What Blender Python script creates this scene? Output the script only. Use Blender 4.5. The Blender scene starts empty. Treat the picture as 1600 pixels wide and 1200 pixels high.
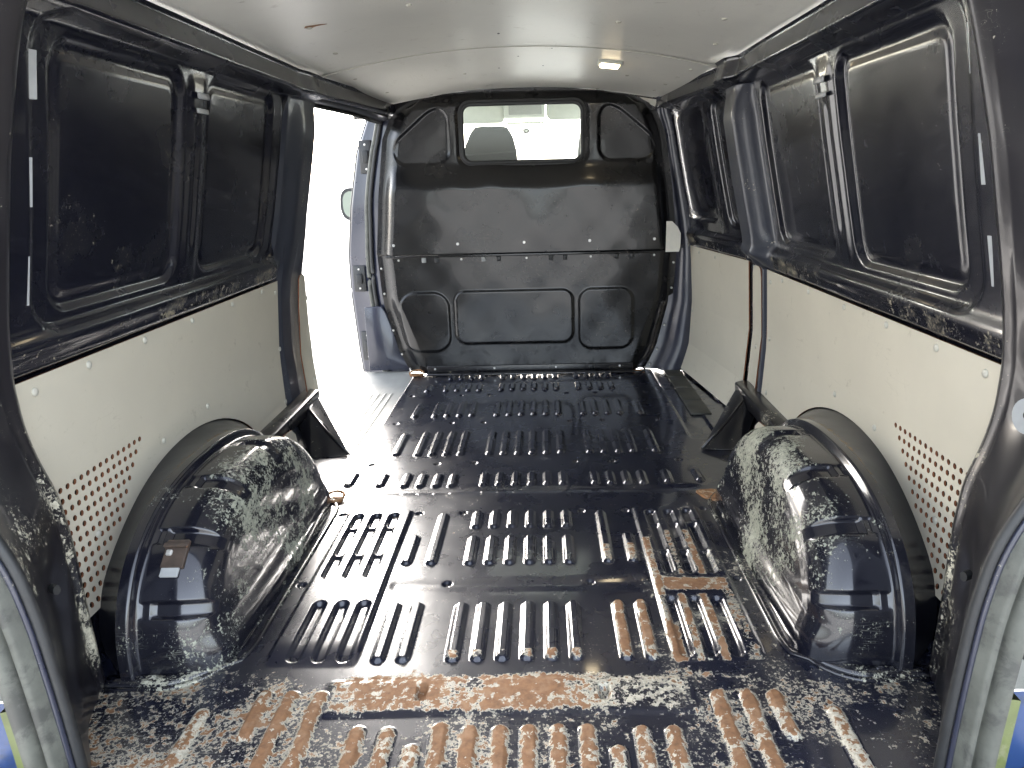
import bpy, bmesh, math, random
import numpy as np
from mathutils import Vector, Matrix
random.seed(7); rng = np.random.default_rng(7)
S = bpy.context.scene
COL = S.collection
rad = math.radians

# ------------------------------------------------------------------ camera
cd = bpy.data.cameras.new('camera'); cam = bpy.data.objects.new('camera', cd); COL.objects.link(cam)
F, PITCH, YAW, ROLL = 1100.0, rad(16.39), rad(.97), rad(-1.39)
cp, sp, cy, sy = math.cos(PITCH), math.sin(PITCH), math.cos(YAW), math.sin(YAW)
fw = Vector((-sy*cp, cy*cp, -sp)); rt = Vector((cy, sy, 0)); up = rt.cross(fw)
c, s = math.cos(ROLL), math.sin(ROLL)
rt2 = c*rt + s*up; up2 = -s*rt + c*up
cam.matrix_world = Matrix(((rt2.x, up2.x, -fw.x, .069), (rt2.y, up2.y, -fw.y, 0), (rt2.z, up2.z, -fw.z, .922), (0, 0, 0, 1)))
cd.sensor_width = 36; cd.sensor_fit = 'HORIZONTAL'; cd.lens = 36*F/1600
cd.shift_x = (800-831.7)/1600
cd.clip_start = .02; cd.clip_end = 2000
S.camera = cam

# ------------------------------------------------------------------ sky, sun, exposure
SUN_EL, SUN_AZ = 29, -18          # degrees; azimuth from +y towards +x
w = bpy.data.worlds.new('World'); S.world = w; w.use_nodes = True
nt = w.node_tree; nt.nodes.clear()
sky = nt.nodes.new('ShaderNodeTexSky'); sky.sky_type = 'NISHITA'; sky.sun_disc = False
sky.sun_elevation = rad(SUN_EL); sky.sun_rotation = rad(SUN_AZ); sky.air_density = 1.0; sky.dust_density = 4.0; sky.ozone_density = 1.0
bg = nt.nodes.new('ShaderNodeBackground'); bg.inputs[1].default_value = .15
wo = nt.nodes.new('ShaderNodeOutputWorld')
hs = nt.nodes.new('ShaderNodeHueSaturation'); hs.inputs['Saturation'].default_value = .45   # hazy white overcast
nt.links.new(sky.outputs[0], hs.inputs['Color']); nt.links.new(hs.outputs[0], bg.inputs[0]); nt.links.new(bg.outputs[0], wo.inputs[0])
sl = bpy.data.lights.new('sun', 'SUN'); sl.energy = .65; sl.angle = rad(14); sl.color = (1, .97, .93)
so = bpy.data.objects.new('sun', sl); COL.objects.link(so)
sd = Vector((math.sin(rad(SUN_AZ))*math.cos(rad(SUN_EL)), math.cos(rad(SUN_AZ))*math.cos(rad(SUN_EL)), math.sin(rad(SUN_EL))))
so.rotation_euler = sd.to_track_quat('Z', 'Y').to_euler(); so.location = sd*20
vs = S.view_settings
S.display_settings.display_device = 'sRGB'
vs.view_transform = 'Standard'; vs.look = 'None'; vs.gamma = 1; vs.use_curve_mapping = False
vs.exposure = 3.35
S.render.engine = 'CYCLES'
S.cycles.max_bounces = 7; S.cycles.diffuse_bounces = 5; S.cycles.glossy_bounces = 4
S.cycles.caustics_reflective = False; S.cycles.caustics_refractive = False

# ------------------------------------------------------------------ helpers
def ss(v, a, b):
    t = np.clip((np.asarray(v, float)-a)/(b-a), 0, 1); return t*t*(3-2*t)
def rr(u, v, u0, u1, v0, v1, r):
    """signed distance to a rounded rectangle (negative inside)"""
    qx = np.abs(u-(u0+u1)/2)-((u1-u0)/2-r); qy = np.abs(v-(v0+v1)/2)-((v1-v0)/2-r)
    return np.hypot(np.maximum(qx, 0), np.maximum(qy, 0))+np.minimum(np.maximum(qx, qy), 0)-r
def world_loc(o):
    p = Vector((0, 0, 0))
    while o: p += o.location; o = o.parent
    return p
def tag(o, label=None, cat=None, group=None, kind=None):
    for k, v in (('label', label), ('category', cat), ('group', group), ('kind', kind)):
        if v: o[k] = v
    return o
def link(o, parent, loc):
    COL.objects.link(o)
    if parent: o.parent = parent; o.location = Vector(loc)-world_loc(parent)
    else: o.location = loc
    return o
def empty(name, loc, label, cat, group=None):
    o = bpy.data.objects.new(name, None); o.empty_display_size = .05; COL.objects.link(o); o.location = loc
    return tag(o, label, cat, group)
def mk(name, V, Fc, mat, parent=None, smooth=True, attrs=None, normals=None, midx=None, origin=None):
    V = np.asarray(V, float)
    ctr = (V.min(0)+V.max(0))/2 if origin is None else np.asarray(origin, float)
    me = bpy.data.meshes.new(name); me.from_pydata((V-ctr).tolist(), [], [list(map(int, f)) for f in Fc] if not isinstance(Fc, np.ndarray) else Fc.tolist())
    for m in (mat if isinstance(mat, (list, tuple)) else [mat]): me.materials.append(m)
    if midx is not None: me.polygons.foreach_set('material_index', np.asarray(midx, np.int32))
    me.polygons.foreach_set('use_smooth', np.full(len(me.polygons), bool(smooth)))
    for k, a in (attrs or {}).items():
        at = me.attributes.new(k, 'FLOAT', 'POINT'); at.data.foreach_set('value', np.asarray(a, np.float32))
    me.update()
    if normals is not None: me.normals_split_custom_set_from_vertices(np.asarray(normals).tolist())
    o = bpy.data.objects.new(name, me)
    return link(o, parent, ctr.tolist())
def inst(name, mesh_obj, loc, parent=None, rot=None):
    o = bpy.data.objects.new(name, mesh_obj.data)
    if rot is not None: o.rotation_euler = rot
    return link(o, parent, loc)
def from_bm(name, bm, mat, parent=None, smooth=True, loc=None):
    bmesh.ops.recalc_face_normals(bm, faces=bm.faces)
    V = np.array([v.co[:] for v in bm.verts]); bm.verts.index_update()
    Fc = [[v.index for v in f.verts] for f in bm.faces]; bm.free()
    return mk(name, V, Fc, mat, parent, smooth, origin=loc)
def box(name, lo, hi, mat, parent=None, bevel=.004, seg=2, rot=None, smooth=True):
    bm = bmesh.new(); bmesh.ops.create_cube(bm, size=1)
    lo, hi = Vector(lo), Vector(hi); d = hi-lo; ctr = (lo+hi)/2
    for v in bm.verts: v.co = Vector((v.co.x*d.x, v.co.y*d.y, v.co.z*d.z))
    if bevel: bmesh.ops.bevel(bm, geom=bm.edges[:], offset=bevel, segments=seg, profile=.5, affect='EDGES')
    if rot is not None: bmesh.ops.transform(bm, matrix=rot.to_4x4(), verts=bm.verts)
    for v in bm.verts: v.co += ctr
    return from_bm(name, bm, mat, parent, smooth)
def hull(name, pts, mat, parent=None, bevel=.004, smooth=True):
    bm = bmesh.new(); vs_ = [bm.verts.new(p) for p in pts]
    r = bmesh.ops.convex_hull(bm, input=vs_)
    bmesh.ops.dissolve_limit(bm, angle_limit=rad(2), verts=bm.verts, edges=bm.edges)
    if bevel: bmesh.ops.bevel(bm, geom=bm.edges[:], offset=bevel, segments=2, profile=.5, affect='EDGES')
    return from_bm(name, bm, mat, parent, smooth)
def prism(name, poly, axis, a0, a1, mat, parent=None, bevel=0, smooth=False):
    """poly: list of 2D points in the plane normal to axis (x:(y,z), y:(x,z), z:(x,y))"""
    def P(p, a): return {'x': (a, p[0], p[1]), 'y': (p[0], a, p[1]), 'z': (p[0], p[1], a)}[axis]
    bm = bmesh.new(); A = [bm.verts.new(P(p, a0)) for p in poly]; B = [bm.verts.new(P(p, a1)) for p in poly]
    bm.faces.new(A); bm.faces.new(B[::-1]); n = len(poly)
    for i in range(n): bm.faces.new((A[i], B[i], B[(i+1) % n], A[(i+1) % n]))
    if bevel: bmesh.ops.bevel(bm, geom=bm.edges[:], offset=bevel, segments=2, profile=.5, affect='EDGES')
    return from_bm(name, bm, mat, parent, smooth)
def tube(name, pts, r, mat, parent=None, n=10, closed=False, sx=1.0, sy_=1.0, ref=(0, 0, 1)):
    P = np.array(pts, float); m = len(P); V = []; ref = np.array(ref, float)
    rr_ = np.broadcast_to(np.asarray(r, float), (m,))
    for i in range(m):
        if closed: t = P[(i+1) % m]-P[i-1]
        else: t = P[min(i+1, m-1)]-P[max(i-1, 0)]
        t /= np.linalg.norm(t); a = np.cross(t, ref); a /= np.linalg.norm(a)+1e-9; b = np.cross(a, t)
        for k in range(n):
            q = 2*math.pi*k/n; V.append(P[i]+rr_[i]*(sx*math.cos(q)*a+sy_*math.sin(q)*b))
    Fc = []
    for i in range(m if closed else m-1):
        for k in range(n):
            a0 = i*n+k; a1 = i*n+(k+1) % n; j = ((i+1) % m)*n
            Fc.append((a0, a1, j+(k+1) % n, j+k))
    if not closed: Fc += [list(range(n))[::-1], list(range((m-1)*n, m*n))]
    return mk(name, V, Fc, mat, parent)
def rrect_pts(u0, u1, v0, v1, r, n=7):
    out = []
    for cx, cy_, a in ((u1-r, v1-r, 0), (u0+r, v1-r, 90), (u0+r, v0+r, 180), (u1-r, v0+r, 270)):
        for k in range(n): q = rad(a+90*k/(n-1)); out.append((cx+r*math.cos(q), cy_+r*math.sin(q)))
    return out
def grid_faces(nu, nv):
    i = np.arange(nu*nv).reshape(nu, nv)
    return np.stack([i[:-1, :-1], i[1:, :-1], i[1:, 1:], i[:-1, 1:]], -1).reshape(-1, 4)
def grid_normals(X):
    du = np.gradient(X, axis=0); dv = np.gradient(X, axis=1); n = np.cross(du, dv)
    return n/(np.linalg.norm(n, axis=2, keepdims=True)+1e-12)
def split_grid(X, ids, names, mat, root, attrs=None, flip=False, kind=None, skip=-1):
    """X (nu,nv,3) surface; ids per face (nu-1,nv-1): 0 -> root, k -> part k, skip -> no face."""
    nu, nv = X.shape[:2]; Fc = grid_faces(nu, nv); N = grid_normals(X)
    if flip: Fc = Fc[:, ::-1]; N = -N
    Vf = X.reshape(-1, 3); Nf = N.reshape(-1, 3); idf = ids.reshape(-1)
    at = {k: a.reshape(-1) for k, a in (attrs or {}).items()}
    def sub(k):
        f = Fc[idf == k]
        if not len(f): return None
        u, inv = np.unique(f, return_inverse=True)
        return Vf[u], inv.reshape(f.shape), Nf[u], {q: a[u] for q, a in at.items()}
    out = {}
    if isinstance(root, str):
        V, f, N_, a = sub(0); o = mk(root, V, f, mat, None, True, a, N_, origin=(0, 0, 0)); out[0] = o
        if kind: o['kind'] = kind
        par = o
    else:
        par = root
        r = sub(0)
        if r: out[0] = mk(names[0], r[0], r[1], mat, par, True, r[3], r[2])
    for k, nm in names.items():
        if k == 0: continue
        r = sub(k)
        if r: out[k] = mk(nm, r[0], r[1], mat, par, True, r[3], r[2])
    return out

# ------------------------------------------------------------------ materials
def new_mat(name):
    m = bpy.data.materials.new(name); m.use_nodes = True; t = m.node_tree
    return m, t, t.nodes['Principled BSDF']
def N(t, typ, **kw):
    n = t.nodes.new(typ)
    for k, v in kw.items():
        if isinstance(k, str) and k.startswith('i_'): n.inputs[k[2:].replace('_', ' ')].default_value = v
        else: setattr(n, k, v)
    return n
def pos(t, scale=(1, 1, 1)):
    g = t.nodes.new('ShaderNodeNewGeometry'); m = N(t, 'ShaderNodeMapping'); m.inputs['Scale'].default_value = scale
    t.links.new(g.outputs['Position'], m.inputs[0]); return m.outputs[0]
def noise(t, vec, scale, detail=4, rough=.55, dist=0):
    n = N(t, 'ShaderNodeTexNoise'); n.inputs['Scale'].default_value = scale; n.inputs['Detail'].default_value = detail
    n.inputs['Roughness'].default_value = rough; n.inputs['Distortion'].default_value = dist
    t.links.new(vec, n.inputs['Vector']); return n.outputs[0]
def math_(t, op, a, b=None, clamp=False):
    n = N(t, 'ShaderNodeMath', operation=op); n.use_clamp = clamp
    for i, v in enumerate((a, b)):
        if v is None: continue
        if isinstance(v, (int, float)): n.inputs[i].default_value = v
        else: t.links.new(v, n.inputs[i])
    return n.outputs[0]
def ramp(t, v, a, b, c0=0, c1=1):
    n = N(t, 'ShaderNodeMapRange'); n.clamp = True
    n.inputs[1].default_value = a; n.inputs[2].default_value = b; n.inputs[3].default_value = c0; n.inputs[4].default_value = c1
    t.links.new(v, n.inputs[0]); return n.outputs[0]
def mixc(t, f, a, b):
    n = N(t, 'ShaderNodeMix', data_type='RGBA')
    for i, v in ((0, f), (6, a), (7, b)):
        if isinstance(v, (int, float)): n.inputs[i].default_value = v
        elif isinstance(v, tuple): n.inputs[i].default_value = (*v, 1) if len(v) == 3 else v
        else: t.links.new(v, n.inputs[i])
    return n.outputs[2]
def mixf(t, f, a, b):
    n = N(t, 'ShaderNodeMix', data_type='FLOAT')
    for i, v in ((0, f), (2, a), (3, b)):
        if isinstance(v, (int, float)): n.inputs[i].default_value = v
        else: t.links.new(v, n.inputs[i])
    return n.outputs[0]
def bump(t, b, h, strength, dist=.001, prev=None):
    n = N(t, 'ShaderNodeBump'); n.inputs['Strength'].default_value = strength; n.inputs['Distance'].default_value = dist
    t.links.new(h, n.inputs['Height'])
    if prev is not None: t.links.new(prev, n.inputs['Normal'])
    if b is not None: t.links.new(n.outputs[0], b.inputs['Normal'])
    return n.outputs[0]

def paint(name, base=(.006, .0065, .012), rough=.2, wear=None, rust=None, const_wear=0.0, chip=(.50, .46, .36), rustc=(.225, .112, .050),
          scratch=.5, chip_scale=58, dirt=.25, orange=.12, coat=.5, stretch=(1, 1, 1), k=1.0, haze=.06, coat_rough=.06, soft=.04, spec=.5):
    m, t, b = new_mat(name)
    p = pos(t); ps = pos(t, stretch)
    n1 = noise(t, ps, chip_scale, 6, .68, .15); n2 = noise(t, p, 7, 5, .6); n3 = noise(t, p, 160, 3, .6)
    nn = math_(t, 'ADD', math_(t, 'MULTIPLY', math_(t, 'SUBTRACT', n1, .5), 1.9*k), math_(t, 'MULTIPLY', math_(t, 'SUBTRACT', n2, .5), 1.0*k))
    if wear:
        a = N(t, 'ShaderNodeAttribute', attribute_name=wear); wv = a.outputs['Fac']
    else:
        v = N(t, 'ShaderNodeValue'); v.outputs[0].default_value = const_wear; wv = v.outputs[0]
    cm = ramp(t, math_(t, 'ADD', nn, wv), .49, .49+soft)
    fine = ramp(t, math_(t, 'ADD', math_(t, 'MULTIPLY', math_(t, 'SUBTRACT', n3, .5), 1.6), math_(t, 'ADD', wv, math_(t, 'MULTIPLY', math_(t, 'SUBTRACT', n2, .5), 1.5))), .52, .56)
    cm = math_(t, 'MAXIMUM', cm, math_(t, 'MULTIPLY', fine, .85))
    # thin scratches: ridges of stretched, warped noise
    sc = None
    for i, st in enumerate(((4, 60, 60), (48, 6, 22))):
        q = noise(t, pos(t, st), 1.0, 2, .5, 1.2)
        r_ = ramp(t, math_(t, 'ABSOLUTE', math_(t, 'SUBTRACT', q, .5)), .0, .006, 1, 0)
        sc = r_ if sc is None else math_(t, 'MAXIMUM', sc, r_)
    gate = ramp(t, math_(t, 'ADD', n2, math_(t, 'MULTIPLY', wv, .5)), .60, .80)
    sc = math_(t, 'MULTIPLY', math_(t, 'MULTIPLY', sc, gate), scratch)
    cm2 = math_(t, 'MAXIMUM', cm, sc, True)
    hz = math_(t, 'MULTIPLY', ramp(t, n2, .35, .75), haze)         # dusty bloom of the paint film
    bc = mixc(t, hz, base, (.12, .12, .125))
    chipc = mixc(t, ramp(t, n3, .35, .65), chip, tuple(x*.62 for x in chip))
    col = mixc(t, cm2, bc, chipc)
    ro = mixf(t, ramp(t, n2, .25, .8), rough*.85, rough*1.35)
    ro = mixf(t, cm2, ro, .6)
    solid = cm
    if rust:
        a = N(t, 'ShaderNodeAttribute', attribute_name=rust)
        rm = ramp(t, math_(t, 'ADD', nn, a.outputs['Fac']), .50, .545)
        rc = mixc(t, ramp(t, noise(t, p, 90, 5, .65), .35, .68), rustc, tuple(x*.62 for x in rustc))
        rc = mixc(t, ramp(t, noise(t, p, 25, 4, .6), .5, .75), rc, (rustc[0]*1.25, rustc[1]*1.5, rustc[2]*1.9))
        col = mixc(t, rm, col, rc); ro = mixf(t, rm, ro, .85); solid = math_(t, 'MAXIMUM', cm, rm)
    t.links.new(col, b.inputs['Base Color']); t.links.new(ro, b.inputs['Roughness'])
    b.inputs['Specular IOR Level'].default_value = spec
    b.inputs['Coat Roughness'].default_value = coat_rough
    t.links.new(math_(t, 'MULTIPLY', math_(t, 'SUBTRACT', 1.0, solid, True), coat), b.inputs['Coat Weight'])
    pv = bump(t, None, noise(t, p, 9, 2, .5), .25, .004)
    bump(t, b, math_(t, 'SUBTRACT', 1.0, solid), .5, .0006, pv)
    return m
def plain(name, base, rough=.5, var=.15, scale=30, metal=0, bumps=.1, bscale=200, spec=.5, dirt=None, stretch=(1, 1, 1)):
    m, t, b = new_mat(name); p = pos(t, stretch)
    n1 = noise(t, p, scale, 5, .6)
    col = mixc(t, ramp(t, n1, .3, .7), tuple(x*(1-var) for x in base), tuple(min(1, x*(1+var)) for x in base))
    if dirt:
        n2 = noise(t, p, dirt[0], 6, .7, .3)
        col = mixc(t, math_(t, 'MULTIPLY', ramp(t, n2, dirt[1], dirt[1]+.1), dirt[3]), col, dirt[2])
    t.links.new(col, b.inputs['Base Color'])
    t.links.new(mixf(t, n1, rough*.8, min(1, rough*1.2)), b.inputs['Roughness'])
    b.inputs['Metallic'].default_value = metal; b.inputs['Specular IOR Level'].default_value = spec
    if bumps: bump(t, b, noise(t, p, bscale, 3, .5), bumps, .001)
    return m
def hardboard(name, base, rough=.5):
    m, t, b = new_mat(name); p = pos(t)
    big = noise(t, p, 2.5, 4, .6); fine = noise(t, p, 130, 3, .6); spots = noise(t, p, 14, 6, .75, .4)
    col = mixc(t, ramp(t, big, .35, .7), tuple(x*.93 for x in base), tuple(x*1.04 for x in base))
    col = mixc(t, math_(t, 'MULTIPLY', fine, .12), col, tuple(x*.8 for x in base))
    grime = ramp(t, spots, .61, .72)
    col = mixc(t, math_(t, 'MULTIPLY', grime, .45), col, (.22, .19, .13))
    sc = None
    for st in ((30, 3, 30), (40, 28, 5)):
        q = noise(t, pos(t, st), 1.0, 2, .5, .8)
        r_ = ramp(t, math_(t, 'ABSOLUTE', math_(t, 'SUBTRACT', q, .5)), 0, .006, 1, 0)
        sc = r_ if sc is None else math_(t, 'MAXIMUM', sc, r_)
    sc = math_(t, 'MULTIPLY', math_(t, 'MULTIPLY', sc, ramp(t, noise(t, p, 5, 3, .6), .55, .7)), .35)
    col = mixc(t, sc, col, (.3, .27, .2))
    t.links.new(col, b.inputs['Base Color'])
    t.links.new(mixf(t, big, rough*.8, rough*1.25), b.inputs['Roughness'])
    b.inputs['Specular IOR Level'].default_value = .4
    pv = bump(t, None, noise(t, p, 300, 2, .5), .08, .0006)
    bump(t, b, noise(t, p, 3.2, 3, .5), .35, .006, pv)
    return m
M = {}
M['floor'] = paint('floor_paint', base=(.006, .0075, .017), wear='wear', rust='rust', rough=.26, scratch=.6, coat=1.0, haze=.02, coat_rough=.08)
M['wall'] = paint('wall_paint', wear='wear', rough=.24, scratch=.35, chip=(.34, .30, .22), coat=.45, haze=.015)
M['pillar'] = paint('pillar_paint', base=(.012, .012, .018), const_wear=.14, rough=.3, scratch=.5, coat=.25, haze=.1)
M['dpillar'] = paint('rear_pillar_paint', base=(.011, .010, .013), wear='wear', rough=.3, scratch=.6, coat=.3, haze=.05, chip=(.6, .57, .45))
M['bulk'] = paint('bulkhead_paint', base=(.0055, .0055, .006), const_wear=.0, rough=.24, scratch=.7, coat=.2, haze=.006, spec=.4, chip=(.45, .40, .32))
M['arch'] = paint('arch_paint', wear='wear', rough=.17, scratch=.8, chip=(.36, .37, .29), chip_scale=66, coat=.6, stretch=(1.5, 1, 1.2), k=1.2, soft=.10)
M['flange'] = paint('arch_flange_paint', base=(.007, .008, .013), wear='wear', rough=.3, scratch=.35, chip=(.28, .20, .11), chip_scale=60, coat=.15, spec=.3, haze=.01)
M['bracket'] = paint('bracket_paint', base=(.007, .007, .009), const_wear=.15, rough=.28, scratch=.7, coat=.3)
M['navy'] = paint('navy_paint', base=(.016, .019, .036), const_wear=.05, rough=.28, scratch=.25, coat=.4, haze=.12)
M['cpillar'] = paint('pillar_blue_grey', base=(.030, .034, .048), const_wear=.10, rough=.36, scratch=.4, coat=.3, haze=.14)  # C pillar set lighter and bluer than the wall around it
M['board'] = hardboard('panel_board', (.58, .54, .44))
M['ceil'] = hardboard('ceiling_board', (.70, .69, .63), .38)
M['boardedge'] = plain('board_edge', (.19, .07, .03), .8, .3, 60)
M['cap'] = plain('screw_cap_plastic', (.47, .455, .39), .35, .05)
M['steel'] = plain('bolt_steel', (.62, .61, .58), .38, .15, 80, metal=.6)
M['rusty'] = plain('rusty_steel', (.24, .12, .05), .85, .45, 60, bumps=.5, dirt=(40, .55, (.45, .36, .24), .8))
M['darkrust'] = plain('dark_rusted_steel', (.055, .038, .028), .6, .4, 50, bumps=.4, dirt=(60, .6, (.24, .11, .05), .9))
M['rubber'] = plain('black_rubber', (.018, .019, .02), .5, .2)
M['greyrubber'] = plain('grey_rubber', (.075, .078, .066), .55, .3, 18, bumps=.3, bscale=90, dirt=(16, .50, (.03, .03, .028), .7))
M['jamb'] = plain('jamb_grey', (.16, .165, .15), .5, .3, 9, dirt=(14, .6, (.05, .05, .05), .7))
M['blue'] = plain('blue_paint', (.016, .045, .14), .3, .25, 5, dirt=(5, .55, (.02, .03, .05), .7))
M['yellow'] = plain('yellow_green_paint', (.10, .12, .04), .45, .3, 20, dirt=(30, .58, (.2, .2, .12), .7))
M['step'] = plain('grey_tread', (.30, .30, .28), .45, .1, 12, bumps=.25, bscale=350)
M['seat'] = plain('seat_fabric', (.038, .039, .040), .9, .12, 200, bumps=.4, bscale=500)
M['visor'] = plain('visor_vinyl', (.50, .52, .47), .6, .05)
M['cabgrey'] = plain('cab_plastic', (.30, .31, .29), .55, .06)
M['dark'] = plain('dark_plastic', (.03, .031, .032), .45, .1)
M['silver'] = plain('pale_grey_primer', (.33, .34, .34), .4, .12, 20)
M['white'] = plain('torn_white_board', (.72, .70, .63), .7, .08)
M['ground'] = plain('pale_concrete', (.48, .47, .45), .85, .12, .6, bumps=.3, bscale=30)
M['plate'] = plain('floor_plate', (.045, .045, .038), .5, .3, 15, dirt=(20, .6, (.2, .16, .1), .6))
def glass_mat():
    m, t, b = new_mat('window_glass'); t.nodes.remove(b)
    tr = N(t, 'ShaderNodeBsdfTransparent'); gl = N(t, 'ShaderNodeBsdfGlossy'); gl.inputs['Roughness'].default_value = .02
    tr.inputs[0].default_value = (.93, .96, .94, 1)
    fr = N(t, 'ShaderNodeFresnel'); fr.inputs[0].default_value = 1.45; mx = N(t, 'ShaderNodeMixShader')
    t.links.new(fr.outputs[0], mx.inputs[0]); t.links.new(tr.outputs[0], mx.inputs[1]); t.links.new(gl.outputs[0], mx.inputs[2])
    t.links.new(mx.outputs[0], t.nodes['Material Output'].inputs[0]); return m
M['glass'] = glass_mat()
def emit_mat(name, col, st):
    m, t, b = new_mat(name); b.inputs['Base Color'].default_value = (.8, .75, .6, 1)
    b.inputs['Emission Color'].default_value = (*col, 1); b.inputs['Emission Strength'].default_value = st; return m
M['lamp'] = emit_mat('lamp_diffuser', (1, .80, .50), 1.6)
m_, t_, b_ = new_mat('mirror_glass'); b_.inputs['Base Color'].default_value = (.16, .19, .17, 1); b_.inputs['Metallic'].default_value = 1; b_.inputs['Roughness'].default_value = .04
M['mirror'] = m_

# ------------------------------------------------------------------ body section
ZS = [-.12, 0, .13, .35, .6, .71, .85, 1.0, 1.1, 1.19, 1.26, 1.34]
WS = [.795, .83, .868, .875, .857, .842, .808, .775, .755, .735, .70, .60]
_zf = np.linspace(-.2, 1.5, 400); _wf = np.interp(_zf, ZS, WS)
_k = np.exp(-np.linspace(-2, 2, 21)**2); _k /= _k.sum()
_wf = np.convolve(np.pad(_wf, 10, mode='edge'), _k, 'valid')
def W(z): return np.interp(z, _zf, _wf)
def taper(y): return .088*np.clip((np.asarray(y, float)-2.62)/.74, 0, 1.1)
D = 3.36                                    # bulkhead plane

# ground outside, as far as the horizon
g = mk('ground', [(-600, -600, -.56), (600, -600, -.56), (600, 600, -.56), (-600, 600, -.56)], [(0, 1, 2, 3)], M['ground'], None, False)
tag(g, kind='structure')

# ------------------------------------------------------------------ cargo floor: one pressed sheet, its beads split off as parts
xs = np.concatenate([np.arange(-.84, -.6, .006), np.arange(-.6, .6, .0025), np.arange(.6, .8401, .006)])
ys = np.concatenate([np.arange(.80, 1.9, .003), np.arange(1.9, 3.405, .0045)])
X, Y = np.meshgrid(xs, ys, indexing='ij')
def stadium(x0, y0, y1, hw):
    yc = np.clip(Y, y0+hw, y1-hw); return np.hypot(X-x0, Y-yc)-hw
H = np.zeros_like(X); ids = np.zeros((len(xs)-1, len(ys)-1), int)
wear = np.zeros_like(X); rust = np.zeros_like(X); topm = np.zeros_like(X)
fxc = (xs[:-1]+xs[1:])/2; fyc = (ys[:-1]+ys[1:])/2
names = {}; nid = [0]
def claim(x0, x1, y0, y1, name):
    nid[0] += 1; k = nid[0]; names[k] = name
    ids[np.ix_((fxc > x0) & (fxc < x1), (fyc > y0) & (fyc < y1))] = k
# raised platforms
for sgn in (-1, 1):
    d = rr(sgn*X, Y, .318, .497, 1.176, 1.85, .012)
    H += .0085*(1-ss(d, -.005, .006))*ss(Y, 1.172, 1.25)**.8
    d = rr(sgn*X, Y, .60, .70, 2.40, 3.40, .02)
    if sgn > 0: H += -.006*(1-ss(d, -.004, .004))
beads = []
C6 = [-.125, -.075, -.025, .025, .075, .125]
SD = [.225, .275, .325, .375]
for x in C6: beads += [(x, 3.215, 3.325), (x, 3.03, 3.145), (x, 2.68, 2.875), (x, 2.268, 2.505), (x, 2.01, 2.115), (x, 1.735, 1.84), (x, 1.548, 1.695), (x, 1.183, 1.388)]
for sgn in (-1, 1):
    for x in SD: beads += [(sgn*x, 3.215, 3.325), (sgn*x, 3.03, 3.145), (sgn*x, 2.68, 2.875), (sgn*x, 2.268, 2.505), (sgn*x, 2.01, 2.115)]
    beads += [(sgn*.456, 2.68, 2.86), (sgn*.452, 2.268, 2.49), (sgn*.453, 2.015, 2.115)]
    beads += [(sgn*.553, 2.02, 2.13), (sgn*.225, 1.183, 1.388), (sgn*.275, 1.183, 1.388), (sgn*.284, 1.548, 1.70), (sgn*.222, 1.548, 1.83)]
beads.append((-.46, 3.03, 3.145))
HB = .0095
for x, y0, y1 in beads:
    d = stadium(x, y0, y1, .0148); b = 1-np.clip((d+.0075)/.008, 0, 1); H += HB*b; topm = np.maximum(topm, b)
    claim(x-.021, x+.021, y0-.006, y1+.006, 'floor_bead')
grooves = []
for sgn in (-1, 1):
    for x in (.345, .395, .446): grooves.append((sgn*x, 1.19, 1.392))
    for x in (.362, .412, .464): grooves.append((sgn*x, 1.485, 1.825))
for x, y0, y1 in grooves:
    d = stadium(x, y0, y1, .0155); b = 1-np.clip((d+.0075)/.008, 0, 1)
    brk = 1.0
    if y0 > 1.4: brk = 1-.55*np.exp(-((Y-1.60)/.008)**2)-.55*np.exp(-((Y-1.745)/.008)**2)
    H -= .011*b*brk
    claim(x-.0215, x+.0215, y0-.006, y1+.006, 'floor_groove')
near = [(-.268, .82, 1.017), (-.215, .82, 1.013), (-.123, .82, 1.022), (-.07, .82, 1.016), (-.018, .82, 1.016), (.032, .82, 1.016), (.083, .82, 1.016), (.133, .82, 1.015),
        (.227, .82, 1.012), (.281, .82, 1.012), (-.166, .82, .972), (.182, .82, .967), (-.36, .82, 1.108), (-.415, .82, 1.108), (-.463, .985, 1.109), (.378, .82, 1.098),
        (.431, .82, 1.097), (.481, .972, 1.096), (.573, .82, 1.052), (-.562, .82, 1.064)]
for x, y0, y1 in near:
    d = stadium(x, y0, y1, .0155); b = 1-np.clip((d+.0075)/.008, 0, 1); H += .0085*b
    claim(x-.0215, x+.0215, y0-.006, y1+.006, 'floor_bead')
    halo = 1-ss(d, -.011, .013)
    rust = np.maximum(rust, halo*(.66 if abs(x) < .5 else .50)); wear = np.maximum(wear, halo*.72)
dim = [(sx*x, y) for y in (2.98, 2.612, 2.202, 1.836) for x in (.17, .296, .517) for sx in (-1, 1)] + [(sx*x, 1.47) for x in (.17, .517) for sx in (-1, 1)]
for x, y in dim:
    d = np.hypot(X-x, Y-y)-.011; b = 1-ss(d, -.006, .002); H -= .006*b
    claim(x-.014, x+.014, y-.014, y+.014, 'drain_dimple')
for x, y in ((-.17, 1.095), (.17, 1.093)):
    d = rr(X, Y, x-.011, x+.011, y-.021, y+.021, .006); H -= .012*(1-ss(d, -.005, .001)); claim(x-.015, x+.015, y-.026, y+.026, 'drain_hole')
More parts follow.
